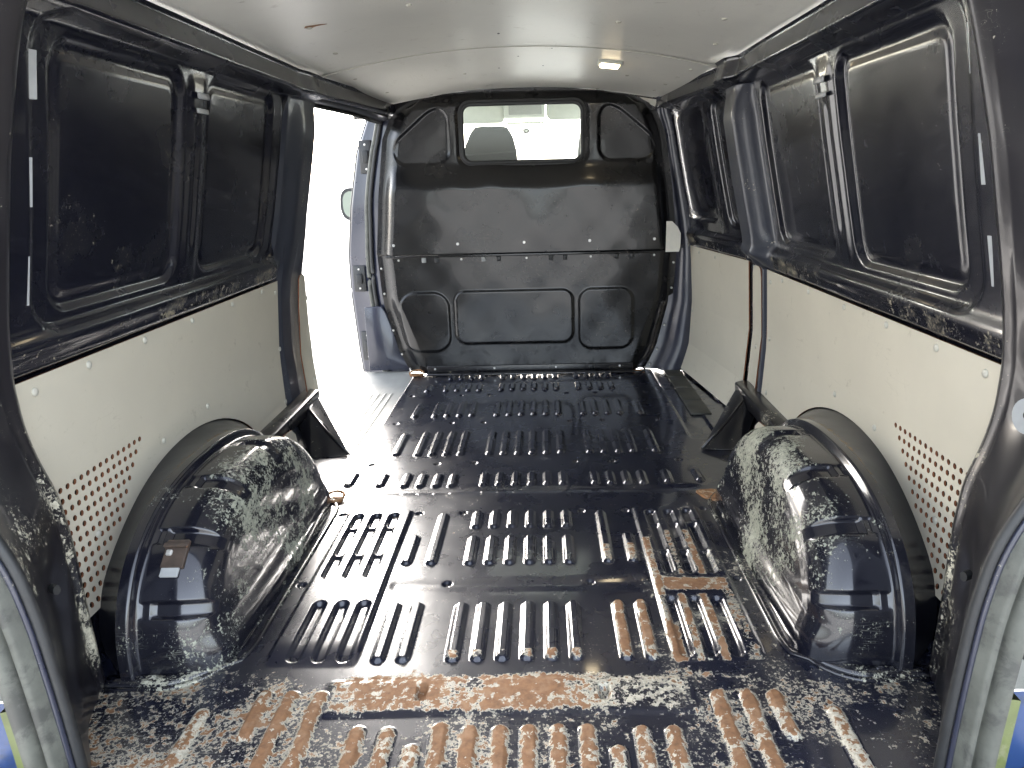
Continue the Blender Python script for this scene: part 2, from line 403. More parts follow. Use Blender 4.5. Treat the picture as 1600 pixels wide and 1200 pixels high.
# transverse swages and a little drumminess of the sheet
H += .004*(ss(Y, 1.035, 1.05)-ss(Y, 1.125, 1.14))*(1-ss(np.abs(X), .33, .36))
H -= .004*np.exp(-((Y-1.985)/.016)**2)*(1-ss(np.abs(X), .5, .56))
H -= .0025*np.exp(-((Y-1.46)/.02)**2)*(1-ss(np.abs(X), .29, .31))
H += .0012*np.sin(X*9+1.3)*np.sin(Y*7.1)+.0008*np.sin(X*21+Y*5)
H += .02*ss(np.abs(X), .79, .84)
# wear and rust maps
nearz = 1-ss(Y, 1.10, 1.20)
wear = np.maximum(wear, .28*nearz)
rw = ss(X, .16, .33)*(1-ss(Y, 1.45, 1.86)); wear = np.maximum(wear, .23*rw)
wear = np.maximum(wear, .10*(1-ss(Y, 1.2, 1.5))*ss(X, -.1, .2))
band = (ss(Y, 1.03, 1.06)-ss(Y, 1.135, 1.165))*(ss(X, -.40, -.30)-ss(X, .25, .42))
rust = np.maximum(rust, .60*band*(1-.40*ss(X, .05, .25))); wear = np.maximum(wear, .55*band)
rust = np.maximum(rust, .40*nearz*ss(-X, .15, .45)); rust = np.maximum(rust, .27*nearz)
for sgn_x in (.225, .275):                      # right-hand beads worn to rust
    rust = np.maximum(rust, .68*topm*(np.abs(X-sgn_x) < .03)*(Y < 1.40)); rust = np.maximum(rust, .5*topm*(np.abs(X-sgn_x) < .03)*(Y > 1.5)*(Y < 1.63))
for x0, x1, y0, y1, v in ((.318, .336, 1.18, 1.66, .55), (.363, .379, 1.18, 1.40, .62), (.412, .43, 1.18, 1.40, .62), (.465, .49, 1.18, 1.42, .42), (.34, .485, 1.415, 1.465, .62), (.38, .395, 1.48, 1.70, .5), (.43, .447, 1.48, 1.70, .55), (.318, .345, 1.18, 1.30, .7)):
    d = rr(X, Y, x0, x1, y0, y1, .004); b = 1-ss(d, -.004, .006); rust = np.maximum(rust, v*b*1.05)
rust = np.maximum(rust, .45*np.exp(-((X-.36)**2/.01+(Y-1.145)**2/.0006)))
for x in C6: rust = np.maximum(rust, .55*topm*(np.abs(X-x) < .02)*(np.abs(Y-1.20) < .014))
wear = np.maximum(wear, rust+.0); wear += .06
wear = np.where(Y > 1.9, np.minimum(wear, .12), wear)
wear += .10*np.exp(-((X+.30)**2+(Y-1.45)**2)/.02)
edge_step = (fxc[:, None] < -.566) & (fyc[None, :] > 2.362) & (fyc[None, :] < 3.40)
ids[edge_step] = -1
out = split_grid(np.stack([X, Y, H], -1), ids, names, M['floor'], 'floor', {'wear': wear, 'rust': rust}, kind='structure')
floor = out[0]; floor['label'] = 'black painted pressed steel cargo floor with ribs, worn to rust at the near end'
# turned-down edge of the floor beside the step
yy = np.linspace(2.362, 3.40, 60)
prof = [(-.566, .0004), (-.571, -.002), (-.574, -.008), (-.575, -.045)]
V = np.array([[(px, y, pz) for (px, pz) in prof] for y in yy]); att = np.full(V.shape[:2], .1)
mk('floor_edge', V.reshape(-1, 3), grid_faces(len(yy), 4)[:, ::-1], M['floor'], floor, True, {'wear': att.reshape(-1), 'rust': att.reshape(-1)})
box('floor_edge', (-.83, 2.33, -.06), (-.566, 2.3605, -.004), M['floor'], floor, .003)
# flat plates let into the floor on the right
for y0, y1 in ((2.66, 2.83), (2.84, 3.02), (3.03, 3.20), (3.21, 3.36)):
    box('floor_plate', (.655, y0, -.004), (.735, y1, .0045), M['plate'], floor, .0015, 1)
# sill behind the floor, towards the rear opening
box('sill', (-.70, .66, -.05), (.70, .806, .001), M['dpillar'], floor, .006)

# ------------------------------------------------------------------ side walls
def make_wall(sgn, name):
    y0, y1 = 1.10, 3.42
    dy, dz = .006, .006
    ya = np.arange(y0, y1+1e-6, dy); za = np.concatenate([np.arange(-.08, .58, .012), np.arange(.58, 1.262, dz), [1.262, 1.266]])
    Yw, Zw = np.meshgrid(ya, za, indexing='ij')
    off = np.zeros_like(Yw); wr = np.full_like(Yw, .02)
    off += .022*ss(Zw, .598, .615)*(1-ss(Zw, .645, .685))*((1-ss(Yw, 2.39, 2.44)) if sgn < 0 else 1)
    frames = [(1.215, 2.392)] + ([(2.575, 3.40)] if sgn > 0 else [])
    wins = [(1.275, 1.742, .70, 1.17), (1.862, 2.305, .70, 1.178)] + ([(2.625, 2.835, .715, 1.185), (2.945, 3.345, .725, 1.185)] if sgn > 0 else [])
    off += .014*(ss(Zw, .62, .68) if sgn > 0 else np.where(Yw > 2.45, ss(Zw, .52, .76), ss(Zw, .62, .68)))
    for a, b in frames:
        d = rr(Yw, Zw, a, b, .672, 1.203, .075); off -= .012*(1-ss(d, -.012, .010))
    for (a, b, c_, e) in wins:
        d = rr(Yw, Zw, a, b, c_, e, .055); off -= .015*(1-ss(d, -.012, .006)); 
        d2 = rr(Yw, Zw, a+.028, b-.028, c_+.028, e-.028, .03); off += .004*(1-ss(d2, -.01, .01))
    # middle posts stand proud
    for a, b in [(1.752, 1.852)] + ([(2.845, 2.935)] if sgn > 0 else []):
        off += .006*(ss(Yw, a, a+.03)-ss(Yw, b-.03, b))*(ss(Zw, .66, .76)-ss(Zw, 1.13, 1.19))
        off -= .006*np.exp(-((Yw-(a+b)/2)/.010)**2)*(ss(Zw, .74, .80)-ss(Zw, 1.05, 1.10))
    # cant rail
    off += .034*ss(Zw, 1.186, 1.206)-.040*np.clip((Zw-1.208)/.050, 0, 1)
    # C pillar
    u = ss(Zw, .60, .67) if sgn > 0 else ss(Zw, .48, .76)
    if sgn < 0:
        pu = .80*ss(Yw, 2.392, 2.505); pl = ss(Yw, 2.432, 2.452)-ss(Yw, 2.545, 2.57)
    else:
        pu = 1.5*ss(Yw, 2.352, 2.425)-1.5*ss(Yw, 2.525, 2.575); pl = ss(Yw, 2.448, 2.466)-ss(Yw, 2.478, 2.492)+.6*(ss(Yw, 2.606, 2.616)-ss(Yw, 2.634, 2.644))
    off += .036*pu*u*(1-.45*ss(Zw, 1.08, 1.19))+(.013 if sgn < 0 else .020)*pl*(1-u)
    off += .0010*np.sin(Yw*11+sgn)*np.sin(Zw*13)
    wr += .20*(ss(Zw, .604, .62)-ss(Zw, .645, .662))+.05*(1-ss(Zw, .7, .9))
    for (cy0, cz0, rad_, v) in ((1.33, .90, .07, .20), (1.50, .86, .10, .18), (1.42, 1.0, .09, .14), (2.0, .9, .08, .12)):
        wr += v*np.exp(-((Yw-cy0)**2+(Zw-cz0)**2)/rad_**2)*.7
    x = sgn*(W(Zw)-taper(Yw)-off)
    P = np.stack([x, Yw, Zw], -1)
    yc = (ya[:-1]+ya[1:])/2; zc = (za[:-1]+za[1:])/2
    YC, ZC = np.meshgrid(yc, zc, indexing='ij'); idw = np.zeros(YC.shape, int); nm = {}
    idw[(ZC > 1.187)] = 1; nm[1] = 'cant_rail'
    idw[(ZC > .592) & (ZC < .672)] = 2; nm[2] = 'belt_rail'
    p0, p1 = (2.385, 2.70) if sgn < 0 else (2.345, 2.575)
    idw[(YC > p0) & (YC < p1) & (ZC < 1.187)] = 3; nm[3] = 'pillar'
    for i, (a, b, c_, e) in enumerate(wins):
        idw[rr(YC, ZC, a, b, c_, e, .055) < .010] = 4+i; nm[4+i] = 'window_panel'
    for i, (a, b) in enumerate([(1.755, 1.849)] + ([(2.848, 2.932)] if sgn > 0 else [])):
        idw[(YC > a) & (YC < b) & (ZC > .672) & (ZC < 1.187)] = 10+i; nm[10+i] = 'window_post'
    if sgn < 0:                                            # sliding door opening
        ycut = lambda z: 2.600+.094*ss(z, .85, .45)
        idw[(YC > ycut(ZC)) & (ZC < 1.196)] = -1
    if sgn < 0:                                            # the pillar turns outwards into the opening
        ret = []
        for j, z in enumerate(za):
            if z > 1.2: break
            yc_ = float(ycut(z))-.008; xq = float(np.interp(yc_, ya, P[:, j, 0])); ob = .020 if z < .62 else .03
            ret.append([(xq-.0005, yc_, z), (xq+.0015, yc_+.008, z), (xq-.001, yc_+.014, z), (xq-.010, yc_+.019, z), (xq-ob, yc_+.021, z), (xq-.12, yc_+.021+.04, z)])
        RET = np.array(ret)
    o = split_grid(P, idw, nm, M['wall'], name, {'wear': wr}, flip=(sgn > 0), kind='structure')[0]
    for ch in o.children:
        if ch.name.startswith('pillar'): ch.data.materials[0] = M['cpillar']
    if sgn < 0: mk('pillar_return', RET.reshape(-1, 3), grid_faces(RET.shape[0], 6), M['navy'], o)
    return o
wall_left = make_wall(-1, 'wall_left'); wall_right = make_wall(1, 'wall_right')
wall_left['label'] = 'left black painted van side with two blanked window panels and the open sliding door'
wall_right['label'] = 'right black painted van side with four blanked window panels'
def wx(sgn, y, z, off=0): return sgn*(float(W(z))-float(taper(y))-off)
# returns of the left C pillar round into the door opening, header of the opening
yy = np.linspace(2.54, 3.45, 40); V = []
for y in yy:
    b = 1.196-.012*ss(y, 3.0, 3.4); xo = -(float(W(1.2))-float(taper(y)))
    V.append([(xo+.022, y, b+.012), (xo+.018, y, b), (xo-.01, y, b-.004), (xo-.05, y, b-.004), (xo-.055, y, b+.05)])
V = np.array(V); mk('door_header', V.reshape(-1, 3), grid_faces(len(yy), 5)[:, ::-1], M['pillar'], wall_left)
tube('door_header_seal', [(-(float(W(1.19))-float(taper(y)))-.012, y, 1.186-.012*float(ss(y, 3.0, 3.4))) for y in np.linspace(2.56, 3.42, 30)], .008, M['rubber'], wall_left)
box('rail_tab', (-.712, 3.12, 1.198), (-.680, 3.24, 1.216), M['silver'], wall_left, .002)
# small spring clips on the middle posts, pale strips standing in for light caught in slots beside the rear pillars
for sgn, wl in ((-1, wall_left), (1, wall_right)):
    cx = abs(wx(sgn, 1.81, 1.12))
    for z0, z1 in ((1.118, 1.132), (1.086, 1.097)):
        x_ = abs(wx(sgn, 1.8, (z0+z1)/2))-.018; lo = (sgn*x_-.003, 1.775, z0); hi = (sgn*x_+.003, 1.83, z1)
        box('post_clip', lo, hi, M['silver'], wl, .0015, 1)
    for z0, z1, y0 in ((1.062, 1.135, 1.210), (.893, .972, 1.196), (.728, .812, 1.190)):
        y0 -= .018 if sgn > 0 else 0
        zs_ = np.linspace(z0, z1, 4); V = []
        for z in zs_:
            x0 = abs(wx(sgn, y0, z))-.012
            V.append([(sgn*x0, y0, z), (sgn*(x0-.003), y0+.014, z), (sgn*(x0+.006), y0+.016, z), (sgn*(x0+.006), y0-.002, z)])
        V = np.array(V).reshape(-1, 3); f = []
        for i in range(3):
            for k in range(4): f.append((i*4+k, i*4+(k+1) % 4, (i+1)*4+(k+1) % 4, (i+1)*4+k))
        f += [(0, 1, 2, 3), (15, 14, 13, 12)]
        mk('pillar_slot_glint', V, f, M['silver'], wl, False)
    # punched holes of the cant rail
    for y in (1.62, 1.95, 2.2):
        z = 1.224; tube('rail_hole', [(wx(sgn, y, z, .0275), y, z), (wx(sgn, y, z, .0305), y, z)], .006, M['dark'], wl, 8)

# ------------------------------------------------------------------ hardboard lining panels
from mathutils.geometry import delaunay_2d_cdt
def sheet(name, poly, holes, step, fmap, mats, thick, parent=None, hole_n=8, label=None):
    pts = [Vector(p) for p in poly]; n = len(pts)
    edges = [(i, (i+1) % n) for i in range(n)]
    for (hx, hy, r) in holes:
        b = len(pts)
        for k in range(hole_n): q = 2*math.pi*k/hole_n; pts.append(Vector((hx+r*math.cos(q), hy+r*math.sin(q))))
        edges += [(b+k, b+(k+1) % hole_n) for k in range(hole_n)]
    P = np.array([p[:] for p in poly])
    def inside(q):
        x, y = q; r = False
        for i in range(n):
            (x1, y1), (x2, y2) = P[i], P[i-1]
            if (y1 > y) != (y2 > y) and x < (x2-x1)*(y-y1)/(y2-y1)+x1: r = not r
        return r
    hc = np.array([h[:2] for h in holes]) if holes else None
    for gx in np.arange(P[:, 0].min()+step*.5, P[:, 0].max(), step):
        for gy in np.arange(P[:, 1].min()+step*.5, P[:, 1].max(), step):
            if inside((gx, gy)) and (hc is None or np.min(np.hypot(hc[:, 0]-gx, hc[:, 1]-gy)) > .012): pts.append(Vector((gx, gy)))
    ov, oe, of, *_ = delaunay_2d_cdt(pts, edges, [], 0, 1e-6)
    q = np.array([v[:] for v in ov]); tri = []
    for f in of:
        cxy = q[list(f)].mean(0)
        if inside(cxy) and not (hc is not None and np.any(np.hypot(hc[:, 0]-cxy[0], hc[:, 1]-cxy[1]) < np.array([h[2] for h in holes])*.93)): tri.append(list(f))
    cnt = {}
    for f in tri:
        for i in range(3):
            e = (f[i], f[(i+1) % 3]); k = tuple(sorted(e)); cnt.setdefault(k, []).append(e)
    m = len(q); front = [fmap(a, b, 0) for a, b in q]; back = [fmap(a, b, thick) for a, b in q]
    Fc = tri + [[i+m for i in f[::-1]] for f in tri]; mi = [0]*len(tri)*2
    nb = 0
    for k, es in cnt.items():
        if len(es) == 1: a, b = es[0]; Fc.append([b, a, a+m, b+m]); mi.append(1)
    # orientation: front must face the interior
    o = mk(name, front+back, Fc, mats, parent, False, midx=mi)
    return o
cap_master = [None]
def cap_mesh(sgn):
    bm = bmesh.new(); bmesh.ops.create_uvsphere(bm, u_segments=10, v_segments=6, radius=.0085)
    for v in bm.verts: v.co = Vector((v.co.x*.45, v.co.y, v.co.z))
    me = bpy.data.meshes.new('screw_cap'); bm.to_mesh(me); bm.free(); me.materials.append(M['cap'])
    for p in me.polygons: p.use_smooth = True
    return me
CAPM = cap_mesh(1)
def add_caps(o, sgn, lst, off):
    for y, z in lst:
        c_ = bpy.data.objects.new('screw_cap', CAPM); link(c_, o, (wx(sgn, y, z, off), y, z))
BO = .013
def arch_outer(n=26, g=0.0):
    out = []
    for k in range(n):
        t = math.pi*k/(n-1); out.append((1.725-(.452+g)*math.cos(t), max(.0, (.297+g)*math.sin(t))))
    return out
def lining(sgn, name, poly, holes, label, cat, caps, step=.05, off=BO, fm=None, group=None):
    f = fm or (lambda a, b, d: (wx(sgn, a, b, off-d), a, b))
    e = empty(name, f(poly[0][0], poly[0][1], 0), label, cat, group or 'hardboard lining panels on the walls')
    b = sheet('board', poly, holes, step, f, [M['board'], M['boardedge']], .0045, e)
    add_caps(e, sgn, caps, off+.001)
    return e
ring = [p for p in arch_outer(40, .004) if p[1] > .105]
def rear_poly(front_top, front_bot):
    fl = [(front_top+(front_bot-front_top)*k/8, .598-(.598-.14)*k/8) for k in range(9)]
    top = [(1.135+(front_top-1.135)*k/12, .598) for k in range(12)]
    return top + fl + [(2.30, .124)] + ring[::-1] + [(ring[0][0]-.02, .098), (1.135, .098)]
holes = []
r_ = 0; z = .366
while z > .115:
    ymax = 1.505-(.366-z)*.98; y = 1.505
    while y > 1.175:
        inring = ((y-1.725)/(.452+.03))**2+(z/(.297+.03))**2 < 1
        if y <= ymax+.006 and not inring: holes.append((y, z, .0062))
        y -= .0214
    z -= .0228; r_ += 1
capsR = [(1.20, .572), (1.36, .58), (1.57, .583), (1.80, .583), (2.05, .583), (2.28, .583), (2.40, .56), (2.41, .36), (2.39, .17), (1.84, .335), (1.60, .325), (2.23, .145), (1.30, .235)]
lining(-1, 'lining_panel', rear_poly(2.425, 2.392), holes, 'large grey hardboard lining panel with drilled holes on the left wall', 'panel', capsR)
lining(1, 'lining_panel', rear_poly(2.440, 2.444), [(h[0], h[1], h[2]) for h in holes], 'large grey hardboard lining panel with drilled holes on the right wall', 'panel', capsR)
lining(-1, 'lining_panel', [(2.60, .578), (2.612, .590), (2.635, .594), (2.652, .582), (2.672, .40), (2.676, .25), (2.670, .10), (2.56, .10), (2.572, .3), (2.588, .48)], [],
       'narrow grey hardboard strip on the left pillar beside the open door', 'panel', [(2.66, .50), (2.66, .18)], .06, .030)
lining(1, 'lining_panel', [(2.500, .565), (2.508, .592), (2.525, .598), (2.575, .598), (2.592, .59), (2.600, .565), (2.603, .35), (2.596, .11), (2.496, .11), (2.498, .35)], [],
       'narrow grey hardboard strip between two larger panels on the right pillar', 'panel', [(2.55, .30)], .06, .016)
p3 = [(2.650+(3.372-2.650)*k/10, .604-.004*k/10) for k in range(11)] + [(3.372, .3), (3.372, .012), (2.72, .012), (2.650, .11), (2.652, .35)]
lining(1, 'lining_panel', p3, [], 'grey hardboard lining panel next to the bulkhead on the right wall', 'panel', [(3.0, .58), (3.3, .3), (3.2, .58)], .05)
tri = [(2.105, .128), (2.14, .136), (2.20, .13), (2.232, .105), (2.245, .06), (2.215, .018), (2.12, .018), (2.075, .06), (2.07, .10)]
for sgn, sd_ in ((-1, 'left'), (1, 'right')):
    lining(sgn, 'lining_panel', tri, [], 'small rounded grey hardboard patch between the %s wheel arch and floor bracket' % sd_, 'panel', [], .05,
           fm=lambda a, b, d, sgn=sgn: (sgn*(.775+d), a, b))

# ------------------------------------------------------------------ ceiling
def ceil_z(x, y):
    f = ss(y, 2.55, 3.42); hw = .712-.075*f; ze = 1.262-.022*f; zm = 1.352-.05*f
    return ze+(zm-ze)*(1-np.clip(np.abs(x)/hw, 0, 1.2)**2.1)
def ceil_hw(y): return .716-.07*ss(y, 2.55, 3.42)
ce = mk('ceiling', [(-.80, .92, 1.40), (.80, .92, 1.40), (.80, 3.45, 1.40), (-.80, 3.45, 1.40)], [(0, 1, 2, 3)], M['ceil'], None, False)
tag(ce, 'pale grey hardboard ceiling of two boards', None, None, 'structure')
for y0, y1, dz in ((.92, 2.603, 0), (2.607, 3.385, .0015)):
    ya = np.linspace(y0, y1, 60); ua = np.linspace(-1, 1, 80); V = []
    for y in ya:
        x = ua*float(ceil_hw(y)); z = ceil_z(x, y)-dz
        # board edges curl very slightly at the joint
        z = z-.004*math.exp(-((y-2.605)/.03)**2)
        V.append(np.stack([x, np.full_like(x, y), z], -1))
    V = np.array(V); top = V+np.array([0, 0, .004])
    n = V.shape[0]*V.shape[1]; f1 = grid_faces(60, 80); f2 = f1[:, ::-1]+n
    i = np.arange(n).reshape(60, 80); rim = []
    for a, b in ((i[0, :-1], i[0, 1:]), (i[-1, 1:], i[-1, :-1]), (i[1:, 0], i[:-1, 0]), (i[:-1, -1], i[1:, -1])):
        for p, q in zip(a, b): rim.append((p, q, q+n, p+n))
    fc = f1.tolist()+f2.tolist()+rim
    mk('ceiling_board', np.concatenate([V.reshape(-1, 3), top.reshape(-1, 3)]), fc, [M['ceil'], M['cap']], ce, True, midx=[0]*(2*len(f1))+[1]*len(rim))
for sgn in (-1, 1):  # black strips added to stop light leaking in around the ceiling boards
    box('light_leak_block', (sgn*.756 if sgn > 0 else -.766, .92, 1.215), (.766 if sgn > 0 else -.756, 3.45, 1.41), M['bracket'], ce, 0)
    box('light_leak_block', (.30 if sgn > 0 else -.77, 3.396, 1.19), (.77 if sgn > 0 else -.30, 3.402, 1.41), M['bracket'], ce, 0)
box('light_leak_block', (-.77, .905, 1.30), (.77, .919, 1.41), M['bracket'], ce, 0)
box('light_leak_block', (-.298, 3.396, 1.285), (.298, 3.402, 1.374), M['bracket'], ce, 0)
def ceil_fix(x, y, name='ceiling_plug', m=None, r=.0085):
    o = bpy.data.objects.new(name, CAPM if m is None else m); o.rotation_euler = (0, rad(90), 0)
    link(o, ce, (x, y, float(ceil_z(x, y))-.001))
for x, y in ((-.52, 2.0), (-.55, 2.35), (-.60, 2.78), (-.55, 3.1), (.55, 2.0), (.60, 2.3), (.62, 2.75), (.60, 2.9), (.58, 3.05), (.56, 3.2), (.30, 2.2), (.42, 3.0), (.05, 1.85), (-.25, 1.95), (-.22, 3.0), (.33, 3.33), (-.4, 3.32)): ceil_fix(x, y)
# dark pits in the front board
bm = bmesh.new(); bmesh.ops.create_uvsphere(bm, u_segments=8, v_segments=5, radius=.004)
for v in bm.verts: v.co = Vector((v.co.x*.35, v.co.y*1.8, v.co.z))
pit = bpy.data.meshes.new('ceiling_pit'); bm.to_mesh(pit); bm.free(); pit.materials.append(M['dark'])
for x, y in ((-.08, 2.95), (.09, 2.93), (.0, 2.78), (-.05, 2.4), (.12, 2.66)): ceil_fix(x, y, 'ceiling_pit', pit)
# rusty scrape on the rear board
V = [(-.56, 2.112, 0), (-.545, 2.10, 0), (-.515, 2.106, 0), (-.475, 2.112, 0), (-.445, 2.122, 0), (-.50, 2.119, 0), (-.53, 2.126, 0), (-.55, 2.118, 0)]
V = [(-.50+(x+.5)*.5, y-.12, float(ceil_z(-.50+(x+.5)*.5, y-.12))-.0012) for x, y, _ in V]
mk('rust_scrape', V+[(x, y, z+.001) for x, y, z in V], [list(range(8)), list(range(15, 7, -1))]+[(i, (i+1) % 8, (i+1) % 8+8, i+8) for i in range(8)], M['rusty'], ce, False)
# ceiling lamp
lx, ly = .335, 2.83; lz = float(ceil_z(lx, ly)); sl_ = math.atan2(float(ceil_z(lx+.02, ly)-ceil_z(lx-.02, ly)), .04)
lamp = empty('ceiling_lamp', (lx, ly, lz), 'lit rectangular interior lamp with warm diffuser in the ceiling board', 'lamp')
R_ = Matrix.Rotation(-sl_, 3, 'Y')
box('lamp_frame', (lx-.046, ly-.040, lz-.011), (lx+.046, ly+.040, lz+.004), M['visor'], lamp, .004, 2, R_)
box('diffuser', (lx-.034, ly-.036, lz-.0185), (lx+.034, ly+.030, lz-.0085), M['lamp'], lamp, .004, 2, R_)

# ------------------------------------------------------------------ bulkhead
HWZ = [0, .03, .12, .33, .58, .85, 1.1, 1.18, 1.225, 1.255, 1.283, 1.297, 1.304]
HWX = [.585, .605, .645, .695, .706, .676, .637, .600, .560, .500, .35, .20, .06]
def bhw(z): return np.interp(z, HWZ, HWX)
za = np.concatenate([np.arange(0.004, 1.20, .0055), np.linspace(1.20, 1.304, 30)]); ua = np.linspace(-1, 1, 261)
U, Z = np.meshgrid(ua, za, indexing='ij'); Xb = U*bhw(Z)
off = np.zeros_like(Xb)
body = np.minimum(.675-.085*ss(Z, .60, 1.15), 2) - np.abs(Xb)
edge = np.minimum(bhw(Z)-np.abs(Xb)-.022, 1.30-.012-Z-.13*np.abs(Xb)**3)
off += .036*ss(edge, 0, .06)
upper = Z > .585
off += np.where(upper, .012+.038*(1-ss(Z, .87, .99))*ss(edge, .0, .07), 0)
# chamfered lower corners
dl = (np.abs(Xb)-(.50+.60*Z*.55)); off -= .022*ss(dl, -.02, .05)*(1-ss(Z, .30, .42))
# pressed outlines
def outline(d, depth=.007, wdt=.006): return depth*(1-ss(d, -wdt, wdt))
lowp = [(-.61, -.375, .12, .405, .075), (-.345, .215, .155, .408, .05), (.245, .50, .12, .41, .06)]
for a, b, c_, e, r in lowp: off += outline(rr(Xb, Z, a, b, c_, e, r), .006, .005)
def smax(a, b, k_=.035):
    h = np.clip(.5+.5*(a-b)/k_, 0, 1); return b+(a-b)*h+k_*h*(1-h)
def sidep(sgn):
    d = rr(sgn*Xb, Z, .335, .585, .985, 1.225, .06); cut = (sgn*Xb-.40)*.80+(Z-1.225)*1.0
    return smax(d, cut*.78)
for sgn in (-1, 1): off -= outline(sidep(sgn), .008, .006)
# window recess lip
dwin = rr(Xb, Z, -.278, .268, .984, 1.240, .045)
off -= .012*(1-ss(dwin, .0, .03))
# dents
for cx, cz, r, v in ((-.16, .955, .05, .008), (.05, .93, .06, -.006), (-.33, .93, .07, .006), (.3, .94, .08, .005), (-.45, .80, .1, .004), (.1, .70, .12, .004), (.2, .25, .1, .004), (-.2, .3, .09, -.003)):
    off += v*np.exp(-((Xb-cx)**2+(Z-cz)**2)/r**2)
off += .0015*np.sin(Xb*13+.5)*np.sin(Z*11)+.0008*np.sin(Xb*31)*np.sin(Z*27+1)
P = np.stack([Xb, D-off, Z], -1)
XC = (Xb[:-1, :-1]+Xb[1:, 1:])/2; ZC = (Z[:-1, :-1]+Z[1:, 1:])/2
idb = np.where(ZC > .585, 1, 2); nmb = {1: 'upper_panel', 2: 'lower_panel'}
k = 3
for a, b, c_, e, r in lowp: idb[rr(XC, ZC, a, b, c_, e, r) < .009] = k; nmb[k] = 'pressed_panel'; k += 1
dsp = []
for sgn in (-1, 1):
    d = rr(sgn*XC, ZC, .335, .585, .985, 1.225, .06); cut = (sgn*XC-.40)*.80+(ZC-1.225); idb[smax(d, cut*.78) < .009] = k; nmb[k] = 'pressed_panel'; k += 1
idb[rr(XC, ZC, -.278, .268, .984, 1.240, .045) < .004] = -1
bulk = empty('bulkhead', (0, D, 0), 'black steel bulkhead with a small window closing off the cab', 'partition')
split_grid(P, idb, nmb, M['bulk'], bulk, flip=True)
for me_o in bulk.children: pass
# window surround and pane
fr = rrect_pts(-.274, .264, .988, 1.236, .042)
tube('window_gasket', [(x, D-.034, z) for x, z in fr], .010, M['rubber'], bulk, 10, True, ref=(0, 1, 0))
fr2 = rrect_pts(-.285, .275, .977, 1.247, .05)
tube('window_frame', [(x, D-.036, z) for x, z in fr2], .0055, M['dark'], bulk, 8, True, ref=(0, 1, 0))
prism('window_pane', rrect_pts(-.272, .262, .99, 1.234, .042), 'y', D-.030, D-.027, M['glass'], bulk)
# flange lip between upper and lower panel with tabs
box('flange', (-.655, D-.076, .574), (.648, D-.026, .585), M['bulk'], bulk, .002)
for i, x in enumerate((-.48, -.42, -.20, -.13, .115, .18, .42, .49)):
    box('flange_tab', (x-.010, D-.046, .548), (x+.010, D-.034, .574), M['silver'] if i in (0, 2) else M['dark'], bulk, .0015, 1)
box('bottom_flange', (-.50, D-.075, .002), (.505, D-.03, .014), M['bracket'], bulk, .004)
box('bottom_flange', (-.50, D-.044, .014), (.505, D-.034, .045), M['bracket'], bulk, .003)
# bolts (shared meshes)
def bolt_mesh(name, r, h, washer, mat):
    bm = bmesh.new()
    bmesh.ops.create_cone(bm, cap_ends=True, segments=12, radius1=r, radius2=r*.8, depth=h, matrix=Matrix.Translation((0, 0, h/2)))
    if washer: bmesh.ops.create_cone(bm, cap_ends=True, segments=16, radius1=washer, radius2=washer*.9, depth=.003, matrix=Matrix.Translation((0, 0, .0015)))
    bmesh.ops.rotate(bm, verts=bm.verts, cent=(0, 0, 0), matrix=Matrix.Rotation(rad(90), 3, 'X'))
    me = bpy.data.meshes.new(name); bm.to_mesh(me); bm.free(); me.materials.append(mat); return me
BOLT = bolt_mesh('bolt', .0075, .007, 0, M['steel']); SCREW = bolt_mesh('screw', .0055, .005, 0, M['steel']); CUP = bolt_mesh('bolt_cup', .014, .0025, 0, M['bracket'])
def badd(me, nm, x, y, z, par):
    o = bpy.data.objects.new(nm, me); return link(o, par, (x, y, z))
for i, x in enumerate((-.61, -.315, -.01, .29, .585)):
    z = .632+.001*i; bo = badd(CUP, 'bolt_cup', x, D-.0805, z, bulk); badd(BOLT, 'bolt', x+.002, D-.0825, z+.002, bulk)
    badd(SCREW, 'screw', x+.01, D-.037, .560, bulk)
for sgn in (-1, 1):
    for z in (1.09, .98, .70, .64, .52, .40, .22, .10, .025):
        x = sgn*(float(bhw(z))-.011); badd(SCREW, 'screw', x, D-.001, z, bulk)
for x in (-.46, -.17, .13, .44): badd(SCREW, 'screw', x, D-.0445, .032, bulk)
# torn white board scrap at the right edge and behind the top right corner
prism('board_scrap', [(.640, .578), (.700, .578), (.706, .60), (.706, .66), (.69, .69), (.665, .715), (.640, .715)], 'y', D-.088, D-.082, M['white'], bulk)
prism('board_scrap', [(.52, 1.252), (.60, 1.238), (.622, 1.205), (.60, 1.205), (.56, 1.225)], 'y', D+.006, D+.012, M['white'], bulk)
# closing strips between bulkhead and right wall
zz = np.linspace(0, 1.26, 60); V = []
for z in zz:
    a = float(bhw(min(z, 1.18)))-.02; b_ = float(W(z))-.088
    V.append([(a, D+.012, z), (a+.012, D+.010, z), (a+(b_-a)*.35, D+.004, z), (a+(b_-a)*.45, D-.035, z), (a+(b_-a)*.8, D-.045, z), (b_+.004, D-.04, z)])
V = np.array(V); fp = mk('door_post', V.reshape(-1, 3), grid_faces(len(zz), 6), M['navy'], None)
tag(fp, 'narrow dark blue post between the bulkhead and the right wall', 'post')

